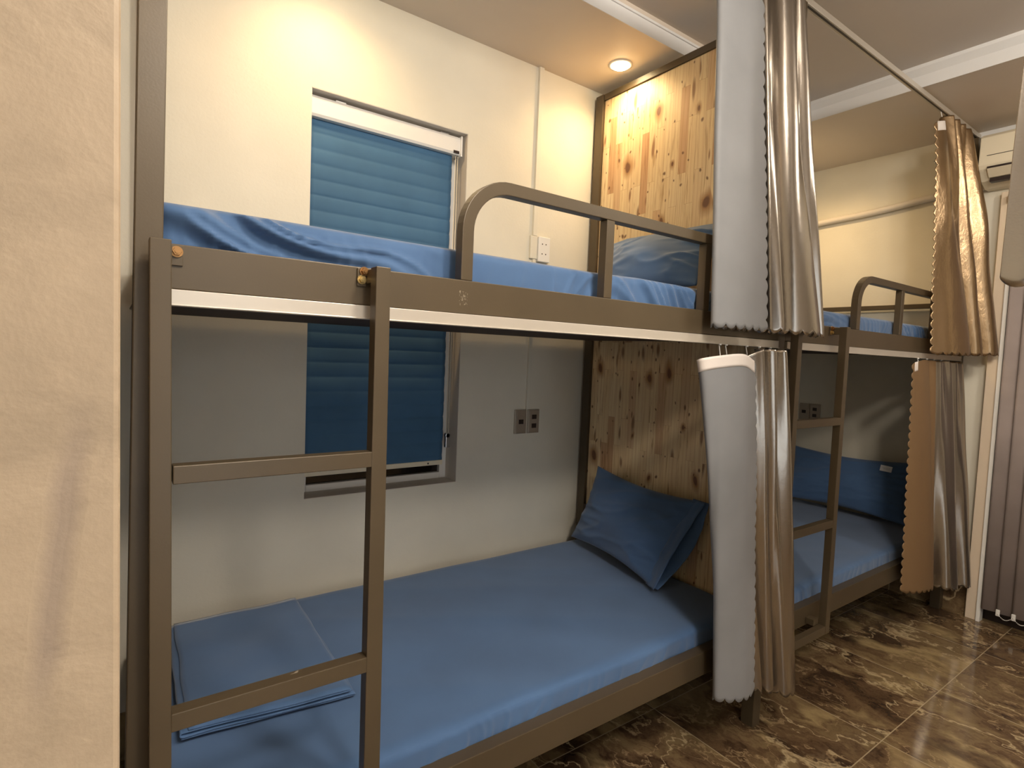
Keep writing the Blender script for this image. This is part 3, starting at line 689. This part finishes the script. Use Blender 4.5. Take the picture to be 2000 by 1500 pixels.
# curtain of the opposite row at the right edge
top = [(1.225, -.835), (1.24, -.865), (1.27, -.875), (1.30, -.850), (1.33, -.835), (1.36, -.870), (1.40, -.880), (1.44, -.840), (1.48, -.840), (1.52, -.88)]
bot = [(1.150, -.835), (1.165, -.872), (1.20, -.885), (1.235, -.865), (1.27, -.845), (1.30, -.880), (1.35, -.890), (1.40, -.855), (1.45, -.850), (1.50, -.89)]
curtain('silver satin curtain hanging at the right edge, across the aisle from the bunks', L3(top, 2.722, 2.722), L3(bot, 1.560, 1.560), [M_SATIN, M_SATIN], 0.1, 12.1, sc_free=False)
orod = thing('curtain_rod', 'metal curtain rod across the aisle holding the silver curtain at the right edge', 'curtain rod', (1.1, -.85, 2.73))
B('track', M_ALU, orod, (1.05, XF - 0.001, -.862, -.838, 2.728, 2.752), bevel=0.0015)
for hx in (1.4, 2.6): B('hanger', M_ALU, orod, (hx, hx + 0.01, -.855, -.845, 2.752, TZ), bevel=0)

# ------------------------------------------------------------------ roller shade in the window recess
sh = thing('roller_blind', 'blue pleated window shade with a white cassette in the window recess', 'blind', (0.92, W + 0.05, wz0))
bm = bmesh.new()
prof = [(0.005, 0), (0.0, 0.01), (0.0, 0.068), (0.008, 0.078), (0.055, 0.078), (0.055, 0.0)]
for xx in (wx0 + 0.006, wx1 - 0.022):
    pass
ra = [bm.verts.new((wx0 + 0.006, W + 0.020 + a, 2.268 + b)) for a, b in prof]; rb = [bm.verts.new((wx1 - 0.026, W + 0.020 + a, 2.268 + b)) for a, b in prof]
for k in range(6): bm.faces.new((ra[k], ra[(k + 1) % 6], rb[(k + 1) % 6], rb[k]))
bm.faces.new(ra[::-1]); bm.faces.new(rb)
keep(finish('cassette', bm, M_WHITE, None, False, 0.001), sh)
B('end_cap', M_WHITE, sh, (wx1 - 0.026, wx1 - 0.018, W + 0.014, W + 0.078, 2.262, 2.350), bevel=0.002)
lbm = B('maker_label', M_DARK, sh, (wx1 - 0.060, wx1 - 0.032, W + 0.0185, W + 0.0202, 2.272, 2.284), bevel=0); lbm['label'] = 'small dark label'
for xx in (wx0 + 0.10, wx1 - 0.12): B('mount_clip', M_STEEL, sh, (xx, xx + 0.04, W + 0.03, W + 0.06, 2.346, 2.351), bevel=0)
# pleated fabric
bm = bmesh.new(); zt_, zb_ = 2.276, 0.905; nz = 300; nx = 30; xa, xb = wx0 + 0.010, wx1 - 0.052; pit = 0.0585; rows = []
for k in range(nz + 1):
    z = zt_ + (zb_ - zt_) * k / nz; ph = ((zt_ - z) / pit) % 1
    if z > zt_ - 0.028: y = W + 0.050
    else: y = W + 0.052 - 0.0050 * math.sin(math.pi * ph) ** 0.45 
    rows.append([bm.verts.new((xa + (xb - xa) * i / nx, y + 0.0025 * fb(i / nx * 3, z * 14, 2) * (1.5 if z < 1.5 else 0.5), z)) for i in range(nx + 1)])
for k in range(nz):
    for i in range(nx): bm.faces.new((rows[k][i], rows[k][i + 1], rows[k + 1][i + 1], rows[k + 1][i]))
o = finish('shade_fabric', bm, M_SHADE, None, True); keep(o, sh); sd = o.modifiers.new('s', 'SOLIDIFY'); sd.thickness = 0.002
B('bottom_bar', M_CREAM, sh, (xa - 0.002, xb + 0.002, W + 0.042, W + 0.060, 0.886, 0.908), bevel=0.003)
B('bottom_bar_label', M_DARK, sh, (xb - 0.075, xb - 0.068, W + 0.0412, W + 0.0422, 0.893, 0.900), bevel=0)
bm = bmesh.new()
for cxx in (wx1 - 0.040, wx1 - 0.029):
    cyl(bm, (cxx, W + 0.036, 0.99), (0.0, 0, 1), 0.0017, 1.275, 8)
keep(finish('pull_cord', bm, M_CREAM, None, True), sh)
bm = bmesh.new(); box(bm, wx1 - 0.045, wx1 - 0.025, W + 0.026, W + 0.044, 0.965, 1.03); cyl(bm, (wx1 - 0.035, W + 0.026, 1.02), (0, 1, 0), 0.012, 0.018, 20)
keep(finish('cord_weight', bm, M_STEEL, None, False, 0.002), sh)

# ------------------------------------------------------------------ sockets, trunking, pipe, nail
def plate(name, label, c, u, kinds, material, wdt, hgt, group=None, tilt=0):
    """u: 'x' plate lies on the window wall, 'y' plate lies on the far wall"""
    t = thing(name, label, 'wall socket', c, group)
    def bx(nm, m_, a0, a1, d0, d1, z0, z1, bev=0.001):
        if u == 'x': return B(nm, m_, t, (c[0] + a0, c[0] + a1, c[1] - d1, c[1] - d0, c[2] + z0, c[2] + z1), bevel=bev)
        return B(nm, m_, t, (c[0] - d1, c[0] - d0, c[1] + a0, c[1] + a1, c[2] + z0, c[2] + z1), bevel=bev)
    bx('face_plate', material, -wdt / 2, wdt / 2, 0, 0.009, -hgt / 2, hgt / 2, 0.002)
    bx('inner_plate', material, -wdt / 2 + 0.007, wdt / 2 - 0.004, 0.009, 0.0115, -hgt / 2 + 0.004, hgt / 2 - 0.004, 0.001)
    for (zc) in kinds:
        bx('socket_opening', M_DARK, -0.013, 0.015, 0.0115, 0.0125, zc - 0.011, zc + 0.011, 0)
    return t
plate('wall_socket', 'champagne single socket plate on the wall by the near bottom bunk, left of the pair', (1.612, W, 1.073), 'x', (0.0,), M_PLATE, 0.070, 0.118)
plate('wall_socket', 'champagne double socket plate on the wall by the near bottom bunk, right of the pair', (1.692, W, 1.073), 'x', (0.022, -0.022), M_PLATE, 0.070, 0.118)
plate('wall_socket', 'dim single socket plate at the head of the far bottom bunk, left of two', (XF, 0.895, 1.075), 'y', (0.0,), M_PLATE, 0.070, 0.118)
plate('wall_socket', 'dim double socket plate at the head of the far bottom bunk, right of two', (XF, 0.820, 1.075), 'y', (0.022, -0.022), M_PLATE, 0.070, 0.118)
t = thing('wall_socket', 'white socket with four round holes above the near top bunk', 'wall socket', (1.70, W, 1.90))
B('face_plate', M_WHITE, t, (1.668, 1.738, W - 0.022, W, 1.855, 1.975), bevel=0.003)
for zc in (1.940, 1.893):
    for xx in (1.690, 1.712):
        bm = bmesh.new(); cyl(bm, (xx, W - 0.0215, zc), (0, -1, 0), 0.0032, 0.001, 10); keep(finish('socket_hole', bm, M_DARK), t)
t = thing('junction_box', 'small white junction box left of the white socket above the near top bunk', 'junction box', (1.64, W, 1.92))
B('cover', M_WALL, t, (1.625, 1.667, W - 0.014, W, 1.865, 1.975), bevel=0.003)
t = thing('cable_trunking', 'white cable trunking running down the wall above the socket plates', 'cable trunking', (1.655, W, 2.0))
B('channel', M_WALL, t, (1.638, 1.665, W - 0.014, W, 1.976, HC), bevel=0.001)
B('channel', M_WALL, t, (1.643, 1.662, W - 0.012, W, 1.133, 1.864), bevel=0.001)
# insulated pipe on the far wall, rising to the air conditioner
bm = bmesh.new()
pts = [(XF - 0.022, y, 2.385 + (0.93 - y) * 0.072 + 0.004 * math.sin(y * 9)) for y in np.linspace(1.04, -0.035, 26)]
sweep(bm, pts, [(0.021 * math.cos(a), 0.021 * math.sin(a)) for a in np.linspace(0, 2 * math.pi, 17)[:-1]], up=Vector((1, 0, 0)))
tag(finish('wrapped_pipe', bm, M_JAMB, None, True), 'pale wrapped pipe running along the far wall up to the air conditioner', 'pipe')
bm = bmesh.new(); cyl(bm, (XF, 0.22, 2.655), (-1, 0, 0), 0.008, 0.010, 12); cyl(bm, (XF - 0.01, 0.22, 2.655), (-1, 0, 0), 0.003, 0.02, 8)
tag(finish('wall_hook', bm, M_STEEL, None, True), 'small metal hook high on the far wall above the wrapped pipe', 'hook')

# ------------------------------------------------------------------ air conditioner
ac = thing('air_conditioner', 'cream wall-mounted air conditioner high on the far wall behind the bronze curtain', 'air conditioner', (XF, -0.42, 2.42))
ya, yb_ = -0.85, -0.042
bm = bmesh.new()
prof = [(XF, 2.692), (XF - 0.165, 2.692), (XF - 0.190, 2.672), (XF - 0.196, 2.525), (XF - 0.185, 2.505), (XF - 0.130, 2.450), (XF - 0.060, 2.425), (XF, 2.425)]
ra = [bm.verts.new((a, ya, b)) for a, b in prof]; rb = [bm.verts.new((a, yb_, b)) for a, b in prof]
n = len(prof)
for k in range(n): bm.faces.new((ra[k], ra[(k + 1) % n], rb[(k + 1) % n], rb[k]))
bm.faces.new(ra[::-1]); bm.faces.new(rb)
keep(finish('body', bm, M_CREAM, None, False, 0.004), ac)
B('panel_seam', M_DARK, ac, (XF - 0.1975, XF - 0.194, ya + 0.03, yb_ - 0.035, 2.570, 2.5725), bevel=0)
B('air_slot', M_DARK, ac, (XF - 0.197, XF - 0.170, ya + 0.03, yb_ - 0.040, 2.500, 2.512), bevel=0)
bm = bmesh.new()
vs = [bm.verts.new(c) for c in ((XF - 0.198, ya + 0.03, 2.500), (XF - 0.198, yb_ - 0.040, 2.500), (XF - 0.155, yb_ - 0.040, 2.462), (XF - 0.155, ya + 0.03, 2.462))]
vf = [bm.verts.new((v_.co.x + 0.004, v_.co.y, v_.co.z + 0.005)) for v_ in vs]
bm.faces.new(vs); bm.faces.new(vf[::-1])
for k in range(4): bm.faces.new((vs[k], vs[(k + 1) % 4], vf[(k + 1) % 4], vf[k]))
keep(finish('louvre', bm, M_CREAM, None), ac)
B('air_slot', M_DARK, ac, (XF - 0.155, XF - 0.12, ya + 0.03, yb_ - 0.045, 2.438, 2.458), bevel=0)

# ------------------------------------------------------------------ vertical blinds over the glass door
vb = thing('vertical_blinds', 'mauve grey vertical blinds hanging to the floor beside the far bunk', 'blind', (XF - 0.04, -0.6, 0.07))
B('head_rail', M_ALU, vb, (XF - 0.075, XF - 0.035, -1.40, -0.150, 2.335, 2.375), bevel=0.002)
y = -0.190; k = 0
while y > -1.30:
    wv_ = 0.078
    bm = bmesh.new()
    x0_, x1_ = XF - 0.066, XF - 0.046
    pr = []
    for q in range(9):
        s = q / 8; pr.append((x0_ + (x1_ - x0_) * s - 0.004 * math.sin(math.pi * s), y - wv_ * s))
    a = [bm.verts.new((p, q_, 0.085)) for p, q_ in pr]; b = [bm.verts.new((p, q_, 2.335)) for p, q_ in pr]
    for q in range(8): bm.faces.new((a[q], a[q + 1], b[q + 1], b[q]))
    o = finish('vane', bm, M_VANE, None, True); keep(o, vb); sd = o.modifiers.new('s', 'SOLIDIFY'); sd.thickness = 0.0014
    bm = bmesh.new()
    yc = y - wv_ * 0.95
    box(bm, XF - 0.076, XF - 0.067, yc - 0.009, yc + 0.009, 0.072, 0.108)
    o = finish('vane_weight', bm, M_WHITE, None, False, 0.003); keep(o, vb)
    if k:
        bm = bmesh.new(); pts = []
        for q in range(13):
            s = q / 12; pts.append((XF - 0.079, yc + 0.066 * (1 - s) * 1.0, 0.088 - 0.024 * math.sin(math.pi * s)))
        for p in pts: bmesh.ops.create_icosphere(bm, subdivisions=1, radius=0.0028, matrix=Matrix.Translation(p))
        o = finish('bead_chain', bm, M_WHITE, None, True); keep(o, vb)
    y -= 0.066; k += 1
